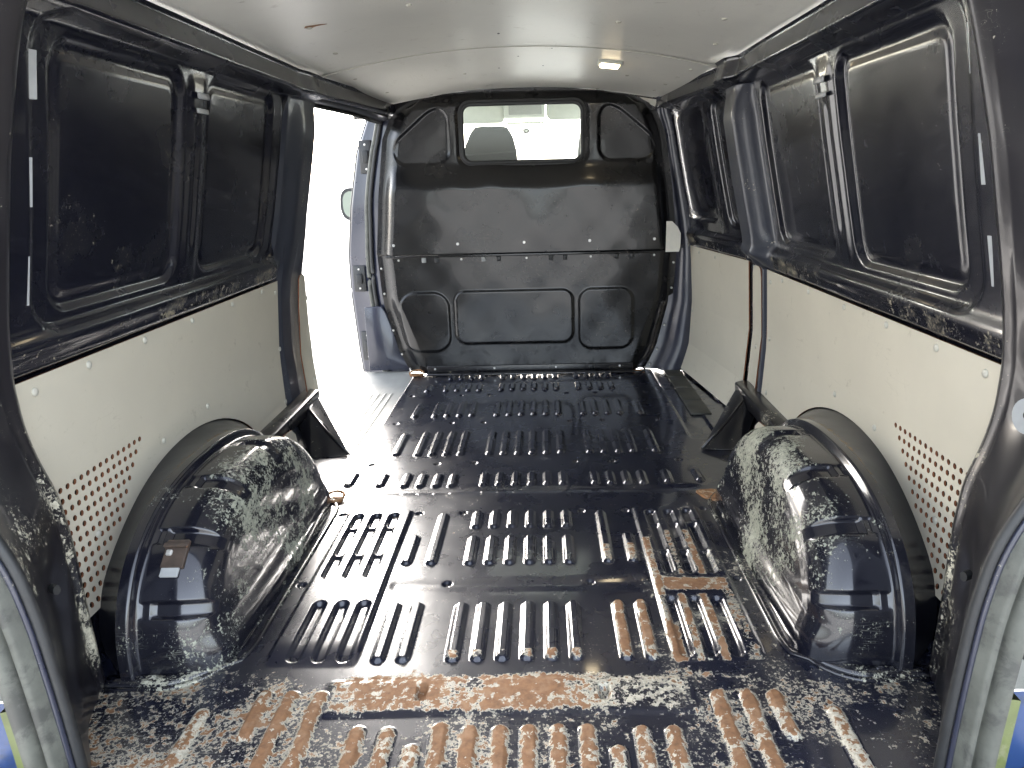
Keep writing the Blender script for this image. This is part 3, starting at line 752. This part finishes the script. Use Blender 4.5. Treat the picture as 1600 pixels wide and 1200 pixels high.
# ------------------------------------------------------------------ left door post, seals and latches
XO = ([-.08, .1, .4, .57, .8, 1.05, 1.2], [.845, .86, .875, .870, .84, .788, .725])
def xo(z): return float(np.interp(z, *XO))
post = empty('door_post', (-.78, 3.46, -.05), 'dark blue door post with latches beside the open sliding door', 'post')
zz = np.linspace(-.08, 1.215, 70); V = []
for z in zz:
    a = .60+.05*ss(z, .0, .5)-.06*ss(z, .8, 1.2); o_ = xo(z)
    V.append([(-a, 3.405, z), (-(a+(o_-a)*.3), 3.41, z), (-(a+(o_-a)*.42), 3.42, z), (-(a+(o_-a)*.46), 3.47, z), (-(o_-.012), 3.475, z), (-o_, 3.482, z), (-o_, 3.53, z), (-(o_-.03), 3.54, z)])
V = np.array(V); mk('post_panel', V.reshape(-1, 3), grid_faces(len(zz), 8)[:, ::-1], M['navy'], post)
tube('door_seal', [(-(.60+.05*float(ss(z, 0, .5))-.06*float(ss(z, .8, 1.2))+(xo(z)-(.60+.05*float(ss(z, 0, .5))-.06*float(ss(z, .8, 1.2))))*.44), 3.415, z) for z in np.linspace(-.06, 1.2, 60)], .010, M['rubber'], post)
tube('door_seal', [(-(.60+.05*float(ss(z, 0, .5))-.06*float(ss(z, .8, 1.2))+(xo(z)-(.60+.05*float(ss(z, 0, .5))-.06*float(ss(z, .8, 1.2))))*.53), 3.425, z) for z in np.linspace(-.06, 1.2, 60)], .012, M['greyrubber'], post)
tube('door_seal', [(-xo(z)-.004, 3.51, z) for z in np.linspace(-.06, 1.2, 60)], .010, M['rubber'], post)
for z, h in ((1.03, .10), (.46, .085), (.12, .10)):
    x = -(xo(z)-.045)
    lp = box('latch_plate', (x-.030, 3.466, z-h*.75), (x+.030, 3.474, z+h*.75), M['dark'], post, .003)
    box('latch', (x-.014, 3.452, z-h*.28), (x+.016, 3.467, z+h*.28), M['rubber'], lp, .004)
    for q in (-.55, .55): badd(SCREW, 'latch_screw', x, 3.466, z+h*q, lp)
tp = prism('post_base_trim', [(-.585, .012), (-.80, .012), (-.80, .33), (-.715, .335), (-.695, .30), (-.64, .12)], 'y', 3.385, 3.400, M['navy'], post, .004, True)
# cab door edge and wing mirror outside
mir = empty('wing_mirror', (-1.02, 4.3, .72), 'wing mirror of the van seen through the open side door', 'mirror')
def ell(cx, cz, a, b, n=24, p=2.6):
    return [(cx+a*math.copysign(abs(math.cos(q))**(2/p), math.cos(q)), cz+b*math.copysign(abs(math.sin(q))**(2/p), math.sin(q))) for q in [2*math.pi*k/n for k in range(n)]]
prism('mirror_housing', ell(-1.045, .79, .074, .096), 'y', 4.30, 4.37, M['rubber'], mir)
prism('mirror_face', ell(-1.045, .79, .056, .076), 'y', 4.292, 4.2985, M['mirror'], mir)
box('mirror_arm', (-1.0, 4.31, .70), (-.88, 4.35, .74), M['dark'], mir, .01)
cdoor = empty('cab_door', (-.93, 3.6, -.2), 'dark edge of the cab door beyond the sliding door opening', 'door')
zz = np.linspace(-.25, .62, 40); V = []
for z in zz:
    o_ = xo(max(z, -.08)); V.append([(-(o_+.002), 3.545, z), (-(o_+.02), 3.55, z), (-(o_+.022), 3.60, z), (-(o_+.03), 4.5, z)])
V = np.array(V); mk('door_skin', V.reshape(-1, 3), grid_faces(len(zz), 4)[:, ::-1], M['navy'], cdoor)

# ------------------------------------------------------------------ door step
step = empty('door_step', (-.72, 2.9, -.03), 'grey ribbed entrance step inside the open sliding door', 'step')
xa = np.linspace(-.90, -.578, 90); ya = np.linspace(2.364, 3.41, 120)
Xs, Ys = np.meshgrid(xa, ya, indexing='ij')
zs_ = -.034+.034*ss(Ys, 3.22, 3.40)
for x0 in (-.64, -.67, -.70, -.73, -.76): zs_ += .004*np.exp(-((Xs-x0)/.004)**2)*ss(Ys, 2.45, 2.47)*(1-ss(Ys, 3.12, 3.14))
zs_ -= .09*ss(-Xs, .855, .90)
mk('tread', np.stack([Xs, Ys, zs_], -1).reshape(-1, 3), grid_faces(90, 120), M['step'], step)
box('step_riser', (-.90, 2.335, -.20), (-.585, 2.3615, -.062), M['dark'], step, .004)

# ------------------------------------------------------------------ wheel arches
def wheel_arch(sgn, side):
    root = empty('wheel_arch', (sgn*.70, 1.56, 0), 'scuffed black wheel arch with pressed ribs on the %s of the floor' % side, 'wheel arch', 'wheel arches')
    nt_, T = 121, None
    t = np.linspace(0, math.pi, 361)
    sec = []                                   # (x, inset, kind)
    for x in np.linspace(.755, .738, 2): sec.append((x, -.012, 0))
    sec += [(.733, -.012, 0), (.730, -.006, 0), (.727, .004, 0), (.722, .006, 0)]
    for x in np.linspace(.716, .700, 5): sec.append((x, .006, .3))
    for x in np.linspace(.695, .668, 5): sec.append((x, .006, 1))
    for q in np.linspace(5, 90, 20): sec.append((.665-.066*math.sin(rad(q)), .006+.074*(1-math.cos(rad(q))), 1 if q < 62 else max(0, 1-(q-62)/14)))
    for dlt in np.linspace(.088, .30, 44): sec.append((.598-.03*(dlt-.08), dlt, 0))
    cy_, a0, b0 = 1.552, .410, .307
    P = np.zeros((len(sec), len(t), 3)); wr = np.zeros((len(sec), len(t)))
    bands = [(22, 2.6, .011), (50, 2.8, .011), (76, 2.6, .010), (101, 2.5, .010), (124, 2.4, .009)]
    td = np.degrees(t)
    for i, (x, ins, kk) in enumerate(sec):
        bd = np.zeros_like(t)
        for c_, h, dp in bands: bd += dp*(ss(td, c_-h-1.1, c_-h+.6)-ss(td, c_+h-.6, c_+h+1.1))
        a = np.maximum(a0-ins-bd*kk, .004); b = np.maximum(b0-ins-bd*kk, .002)
        yy_ = cy_-a*np.cos(t); z_ = b*np.sin(t)
        ex = 2.45; ct, st_ = np.cos(t), np.sin(t)
        yy_ = cy_-a*np.sign(ct)*np.abs(ct)**(2/ex); z_ = b*np.abs(st_)**(2/ex)
        inner = ss(.70-x, 0, .10)
        # inner face leans towards the floor centre at its foot
        xx = x-.022*(1-np.clip(z_/.27, 0, 1))*inner - bd*kk*.5*ss(.675-x, 0, .07)
        # swage low on the inner face
        xx = xx-.012*(1-ss(z_, .030, .085))*inner
        P[i] = np.stack([sgn*xx, yy_, z_], -1)
        wv = np.full_like(t, .06)
        top = np.exp(-((td-105)/45)**2)*ss(.735-x, 0, .03)
        wv = wv+.29*top*(1-.3*ss(.60-x, 0, .01))*ss(.72-x, .0, .05)+.10*inner*np.exp(-((td-70)/60)**2)+.08*inner
        wv -= 26*bd*kk
        wr[i] = wv
    idf = np.full((len(sec)-1, len(t)-1), 1); nm = {1: 'arch_shell'}
    tc = (td[:-1]+td[1:])/2
    for j, (c_, h, dp) in enumerate(bands):
        cols = np.where((tc > c_-h-2.5) & (tc < c_+h+2.5))[0]
        idf[8:34, cols[0]:cols[-1]+1] = 2+j; nm[2+j] = 'arch_rib'
    split_grid(P, idf, nm, M['arch'], root, {'wear': wr}, flip=(sgn < 0))
    # flange up to the lining
    tt = np.linspace(0, math.pi, 90); V = []; wf = []
    for q in tt:
        ct, st_ = math.cos(q), math.sin(q); ex = 2.45
        yi = 1.552-.422*math.copysign(abs(ct)**(2/ex), ct); zi = .319*abs(st_)**(2/ex)
        yo = 1.725-.452*ct-(.07*max(0, ct)**6 if ct > 0 else 0); zo = .300*st_
        xw = float(W(zo))-.006; row = []; wrow = []
        for k in range(9):
            f = k/8; g = f**.8
            row.append((sgn*(.752+(xw-.752)*f), yi+(yo-yi)*g, zi+(zo-zi)*g-.006*math.sin(math.pi*f)))
            wrow.append(.08+.48*math.exp(-((f-.05)/.22)**2)*math.exp(-((math.degrees(q)-85)/45)**2))
        V.append(row); wf.append(wrow)
    V = np.array(V); mk('arch_flange', V.reshape(-1, 3), grid_faces(90, 9) if sgn > 0 else grid_faces(90, 9)[:, ::-1], M['flange'], root, True, {'wear': np.array(wf).reshape(-1)})
    # foot flange on the floor
    fp = []
    for x in np.linspace(.79, .69, 5): fp.append((x, 1.134))
    for q in np.linspace(0, 90, 12): fp.append((.69-.115*math.sin(rad(q)), 1.134+.13*(1-math.cos(rad(q)))))
    for y in np.linspace(1.33, 1.80, 12): fp.append((.575-.0*y, y))
    for q in np.linspace(0, 90, 12): fp.append((.575+.115*(1-math.cos(rad(q))), 1.84+.13*math.sin(rad(q))))
    tube('foot_flange', [(sgn*x, y, .003) for x, y in fp], .013, M['arch_foot'], root, 10, sx=1.3, sy_=.75)
    tube('foot_flange', [(sgn*(x-.034 if y > 1.2 else x-.012), y-.018*(1-float(ss(y, 1.15, 1.3)))+.0*x, .002) for x, y in fp], .0055, M['arch_foot'], root, 8, sx=1.2, sy_=.8)
    return root
M['arch_foot'] = paint('arch_foot_paint', const_wear=.30, rough=.18, scratch=.9, chip=(.47, .46, .36), coat=.6)
archL = wheel_arch(-1, 'left'); archR = wheel_arch(1, 'right')
# rusty catch with retaining tongue on the left arch
catch = empty('rusty_catch', (-.668, 1.21, .13), 'small rusty spring catch fixed to the rear of the left wheel arch', 'catch')
def arch_pt(x, tdeg, out=0):
    ct, st_ = math.cos(rad(tdeg)), math.sin(rad(tdeg)); ex = 2.45
    return Vector((x, 1.552-(.404+out)*math.copysign(abs(ct)**(2/ex), ct), (.301+out)*abs(st_)**(2/ex)))
def arch_frame(x, td0):
    p = arch_pt(x, td0); tg = (arch_pt(x, td0+2)-arch_pt(x, td0-2)).normalized(); n = Vector((1, 0, 0)).cross(tg); n = n if n.y < 0 or n.z > 0 else -n
    if n.z < 0: n = -n
    return p, tg, n
def arch_box(name, x0, x1, td0, l0, l1, h0, h1, mat, par, bev=.002):
    p, tg, n = arch_frame((x0+x1)/2, td0); R3 = Matrix((Vector((1, 0, 0)), tg, n)).transposed()
    bm = bmesh.new(); bmesh.ops.create_cube(bm, size=1)
    for v in bm.verts: v.co = Vector((v.co.x*(x1-x0), v.co.y*(l1-l0), v.co.z*(h1-h0)))
    bmesh.ops.bevel(bm, geom=bm.edges[:], offset=bev, segments=1, affect='EDGES')
    for v in bm.verts: v.co = p+R3 @ (v.co+Vector((0, (l0+l1)/2, (h0+h1)/2)))
    return from_bm(name, bm, mat, par, False)
arch_box('catch_plate', -.690, -.645, 43, -.030, .028, -.004, .006, M['darkrust'], catch)
arch_box('catch_hinge', -.692, -.643, 43, .010, .020, .004, .013, M['darkrust'], catch)
arch_box('catch_bolt', -.684, -.672, 43, -.006, .006, .004, .011, M['steel'], catch)
arch_box('catch_tongue', -.688, -.652, 43, -.048, -.028, -.003, .004, M['silver'], catch)

# ------------------------------------------------------------------ floor brackets between wheel arch and pillar
for sgn, side in ((-1, 'left'), (1, 'right')):
    br = empty('floor_bracket', (sgn*.72, 2.4, 0), 'black steel corner bracket joining floor and pillar ahead of the %s wheel arch' % side, 'bracket', 'floor corner brackets')
    far = 0 if sgn > 0 else .04
    hull('gusset', [(sgn*.612, 2.285, .002), (sgn*.745, 2.262, .002), (sgn*.80, 2.40, .002), (sgn*.64, 2.345-far, .002), (sgn*.80, 2.56, .002), (sgn*.845, 2.44, .10), (sgn*.79, 2.44, .125), (sgn*.845, 2.60, .142), (sgn*.80, 2.58, .128), (sgn*.855, 2.47, .11)], M['bracket'], br, .004)
    hull('strut', [(sgn*.800, 2.60, .150), (sgn*.800, 2.58, .100), (sgn*.856, 2.62, .155), (sgn*.856, 2.58, .095), (sgn*.800, 2.06, .142), (sgn*.800, 2.06, .098), (sgn*.856, 2.05, .150), (sgn*.856, 2.05, .10)], M['bracket'], br, .004)
    hull('strut_foot', [(sgn*.78, 2.03, .0), (sgn*.78, 2.085, .0), (sgn*.84, 2.03, .0), (sgn*.84, 2.08, .0), (sgn*.79, 2.05, .12), (sgn*.79, 2.075, .12), (sgn*.84, 2.05, .12), (sgn*.84, 2.075, .12)], M['bracket'], br, .004)
    # pressed eye on the sloping face
    cx, cy_, cz = sgn*.715, 2.40-far*.5, .078
    p0 = Vector((sgn*.612, 2.285, .002)); av = Vector((sgn*.178, .155, .125)); bv = Vector((sgn*.028, .06-far, 0)); an = av.normalized(); bn = (bv-an*bv.dot(an)).normalized()
    eye = lambda q, ctr=p0+av*.52+bv*.9: tuple(ctr+an*.036*math.cos(q)+bn*.017*math.sin(q))
    tube('eye_rim', [eye(q) for q in np.linspace(0, 2*math.pi, 25)[:-1]], .0045, M['bracket'], br, 8, True)
    tube('weld_seam', [(sgn*.612, 2.283, .006), (sgn*.70, 2.352, .062), (sgn*.788, 2.437, .122)], .0045, M['bracket'], br, 8)

# ------------------------------------------------------------------ lashing rings and rusty floor fittings
def ring(name, x, y, r, label, mat, flat=1.0):
    e = empty(name, (x, y, 0), label, 'lashing ring', 'lashing rings on the floor')
    box('ring_plate', (x-r*.9, y-r*.8, .0), (x+r*.9, y+r*.8, .004), M['rusty'], e, .0015, 1)
    tube('ring', [(x+r*math.cos(q), y+r*math.sin(q)*.9, .012+.006*math.sin(q)) for q in np.linspace(0, 2*math.pi, 29)[:-1]], .0048, mat, e, 8, True)
    return e
ring('lashing_ring', -.553, 3.325, .034, 'rust stained lashing ring at the left foot of the bulkhead', M['rusty'])
ring('lashing_ring', .528, 3.318, .034, 'dark lashing ring with rusty plate at the right foot of the bulkhead', M['bracket'])
ring('lashing_ring', -.566, 1.935, .026, 'tan rusted lashing ring beside the left wheel arch', M['rusty'])
rp = []
for k in range(14):
    q = 2*math.pi*k/14; r = .034*(1+.18*math.sin(3*q)+.1*math.cos(5*q)); rp.append((.559+r*1.05*math.cos(q), 1.925+r*1.1*math.sin(q)))
rf = prism('rusty_patch_plate', rp, 'z', .0, .006, M['rusty'], None, .002)
tag(rf, 'flat flaking rusty fitting on the floor beside the right wheel arch', 'plate')
# rust-brown stub at the very near right edge
st = tube('rusty_stub', [(.462, .93, .0), (.462, .93, .016), (.462, .93, .022)], [.020, .019, .012], M['rusty'], None, 14)
tag(st, 'round rusty stub on the floor at the near right edge', 'stub')

# ------------------------------------------------------------------ rear pillars and door seals
ZA = [-.12, .02, .165, .31, .40, .47, .53, .61, .70, .80, .96, 1.10, 1.16, 1.28]
XA = [.786, .783, .785, .783, .790, .812, .822, .822, .808, .785, .745, .702, .68, .62]
ZB = [-.12, .03, .12, .213, .30, .38, .43, .47, .55, .70, .90, 1.10, 1.28]
XB = [.674, .675, .677, .681, .686, .697, .712, .732, .772, .80, .79, .75, .69]
def sm(zq, zs_, xs_):
    zf = np.linspace(-.2, 1.4, 320); f = np.interp(zf, zs_, xs_); f = np.convolve(np.pad(f, 8, mode='edge'), np.hanning(19)[1:-1]/np.hanning(19)[1:-1].sum(), 'valid'); return np.interp(zq, zf, f)
def rear_pillar(sgn, side):
    e = empty('rear_pillar', (sgn*.74, 1.0, -.05), 'chipped dark %s rear pillar with rubber door seal at the edge of the picture' % side, 'pillar', 'rear door pillars')
    zz = np.linspace(-.10, 1.27, 230); xa_, xb_ = sm(zz, ZA, XA), sm(zz, ZB, XB)
    cols = []; att = []
    wv = W(zz)
    ys_ = [(1.168, None, 0), (1.150, 'm', 0), (1.136, 'a', .006), (1.126, 'a', .001), (1.118, 'a', 0), (1.108, 'a', .003)]
    for y, kk, d in ys_:
        x = wv-.001 if kk is None else ((wv+xa_)/2 if kk == 'm' else xa_+d)
        cols.append(np.stack([sgn*x, np.full_like(zz, y), zz], -1)); att.append(np.full_like(zz, .32 if kk == 'a' else .0))
    for f in np.linspace(.06, 1, 40):
        y = 1.108-(1.108-.905)*f
        x = xa_+(xb_-xa_)*f+.012*math.sin(math.pi*f)
        bw = .006*np.exp(-((f-.5)/.2)**2-((zz-.29)/.035)**2)+.004*np.sin(zz*23+f*5)*math.sin(math.pi*f)+.006*np.exp(-((f-.35)/.2)**2-((zz-.56)/.05)**2)
        cols.append(np.stack([sgn*(x+bw), np.full_like(zz, y), zz], -1)); att.append(np.full_like(zz, .08)+.15*np.exp(-((f-.05)/.10)**2)+.12*math.exp(-((f-1)/.06)**2))
    P = np.array(cols); A = np.array(att)
    A *= 1-.8*ss(P[..., 2], .45, .7)
    A += .12*np.exp(-((P[..., 2]-.40)/.10)**2)*ss(np.arange(len(cols))[:, None]/len(cols), .2, .7)*(1 if sgn < 0 else .3)
    idp = np.full((P.shape[0]-1, P.shape[1]-1), 1)
    split_grid(P, idp, {1: 'pillar_face'}, M['dpillar'], e, {'wear': A}, flip=(sgn < 0))
    zt = np.linspace(-.10, 1.2, 90); xbt = sm(zt, ZB, XB)
    tube('door_seal', [(sgn*(x+.004), .897, z) for x, z in zip(xbt, zt)], .009, M['rubber'], e, 10, ref=(0, 1, 0))
    tube('door_seal_lip', [(sgn*(x+.010), .886, z) for x, z in zip(xbt, zt)], .0045, M['navy'], e, 8, ref=(0, 1, 0))
    V = []
    for z, x in zip(zt, xbt):
        V.append([(sgn*(x+dx), y, z) for dx, y in ((.008, .894), (.017, .866), (.025, .860), (.030, .872), (.034, .884), (.038, .872), (.046, .862), (.060, .858), (.068, .868), (.074, .90))])
    V = np.array(V); mk('gutter', V.reshape(-1, 3), grid_faces(len(zt), 10)[:, ::-1] if sgn > 0 else grid_faces(len(zt), 10), M['greyrubber'], e)
    def strip(name, z0, z1, d0, d1, y0, y1, mat):
        zq = np.linspace(z0, z1, 24); xq = sm(zq, ZB, XB)
        V = np.array([[(sgn*(x+d0), y0, z), (sgn*(x+(d0+d1)/2), (y0+y1)/2+.004, z), (sgn*(x+d1), y1, z), (sgn*(x+d1), y1+.05, z)] for x, z in zip(xq, zq)])
        return mk(name, V.reshape(-1, 3), grid_faces(24, 4)[:, ::-1] if sgn > 0 else grid_faces(24, 4), mat, e)
    strip('jamb', .155, .62, .070, .135, .900, .906, M['jamb']); strip('jamb', .155, .62, .135, .24, .885, .875, M['dark'])
    strip('body_panel', -.10, .1545, .094, .30, .902, .90, M['blue'])
    strip('body_edge', -.10, .1545, .074, .094, .880, .882, M['yellow'])
    prism('body_shadow_patch', [(sgn*.80, .150), (sgn*.875, .150), (sgn*.875, .07)], 'y', .886, .894, M['dark'], e, .002)  # dark triangle stands in for a shadow on the blue panel
    for z in (.225, .40):
        x = float(sm(z, ZB, XB))+.10; tube('jamb_hole', [(sgn*x, .897, z), (sgn*x, .906, z)], .012, M['rubber'], e, 12, ref=(0, 0, 1))
    # punched hole (and on the right its pale stuck-on disc)
    def face_pt(f, z):
        xa1, xb1 = float(sm(z, ZA, XA)), float(sm(z, ZB, XB)); y = 1.108-(1.108-.905)*f
        x = xa1+(xb1-xa1)*f+.012*math.sin(math.pi*f); return Vector((sgn*x, y, z)), Vector((-sgn*.203, -(xa1-xb1), 0)).normalized()
    def disc(name, f, z, r, h0, h1, mat, n=20, sz=1.0, ov=1.0):
        p, nn = face_pt(f, z); tv = Vector((0, 0, 1)).cross(nn).normalized()
        bm = bmesh.new(); A_ = []; B_ = []
        for k in range(n):
            q = 2*math.pi*k/n; d = tv*math.cos(q)*r+Vector((0, 0, 1))*math.sin(q)*r*sz
            A_.append(bm.verts.new(p+d+nn*h0)); B_.append(bm.verts.new(p+d*.94+nn*h1))
        bm.faces.new(B_); bm.faces.new(A_[::-1])
        for k in range(n): bm.faces.new((A_[k], A_[(k+1) % n], B_[(k+1) % n], B_[k]))
        return from_bm(name, bm, mat, e, False)
    disc('pillar_hole', .45, .285, .0065, -.004, .010, M['rubber'], 12, 1.4)
    if sgn > 0:
        d_ = disc('pillar_disc', .42, .555, .026, -.004, .012, M['silver'], 24, 1.15); disc('pillar_hole', .42, .557, .005, .008, .0135, M['rubber'], 12, 1.2)
    for z in (.78, .95, 1.05): disc('pillar_hole', .35, z, .006, -.004, .006, M['rubber'], 12, 1.3)
    return e
rear_pillar(-1, 'left'); rear_pillar(1, 'right')

# ------------------------------------------------------------------ cab seen through the bulkhead window
seat = empty('cab_seat', (-.16, 3.62, .55), 'dark grey cab seat back behind the bulkhead window', 'seat')
poly = [(-.30, .55), (-.30, 1.02), (-.285, 1.075), (-.262, 1.128), (-.243, 1.152), (-.225, 1.160), (-.095, 1.158), (-.075, 1.148), (-.058, 1.11), (-.044, 1.055), (-.038, .99), (-.038, .55)]
prism('backrest', poly, 'y', 3.56, 3.70, M['seat'], seat, .018, True)
tube('seam', [(-.290, 3.558, 1.030), (-.17, 3.556, 1.036), (-.045, 3.558, 1.042)], .0035, M['dark'], seat, 6)
for x0, x1, zt, zb, lab in ((-.46, -.125, 1.335, 1.222, 'pale grey sun visor on the left behind the bulkhead window'), (.115, .46, 1.345, 1.232, 'pale grey sun visor on the right behind the bulkhead window')):
    v = empty('sun_visor', ((x0+x1)/2, 4.30, zb), lab, 'sun visor', 'cab sun visors')
    prism('visor_pad', rrect_pts(x0, x1, zb, zt, .03), 'y', 4.29, 4.312, M['visor'], v, .006, True)
    tube('visor_hinge', [(x0+.03, 4.302, zt-.006), (x1-.03, 4.302, zt-.006)], .008, M['cabgrey'], v, 8)
con = empty('roof_console', (-.01, 4.3, 1.24), 'grey overhead console with dark display between the sun visors', 'console')
box('console_body', (-.128, 4.27, 1.245), (.108, 4.40, 1.37), M['visor'], con, .01)
box('display', (-.10, 4.262, 1.262), (.088, 4.274, 1.345), M['cabgrey'], con, .004)
box('cab_trim', (-.12, 4.41, 1.222), (.10, 4.44, 1.236), M['visor'], con, .004)
mb = empty('mirror_mount', (-.008, 4.55, 1.19), 'small round dark mirror mount on the windscreen', 'mount')
prism('mount_pad', ell(-.008, 1.192, .022, .016, 18, 2), 'y', 4.55, 4.562, M['dark'], mb, .003, True)
prism('mount_button', ell(-.008, 1.192, .010, .007, 14, 2), 'y', 4.544, 4.5495, M['cabgrey'], mb)
cr = box('cab_roof', (-.72, 3.40, 1.375), (.72, 4.55, 1.40), M['visor'], None, .008)
tag(cr, 'pale cab headliner above the sun visors', None, None, 'structure')
ap = tube('windscreen_pillar', [(.29, 4.30, .94), (.315, 4.34, 1.02), (.325, 4.36, 1.10), (.34, 4.38, 1.2)], .030, M['dark'], None, 10)
tag(ap, 'dark rounded cab trim at the right edge of the bulkhead window', 'trim')
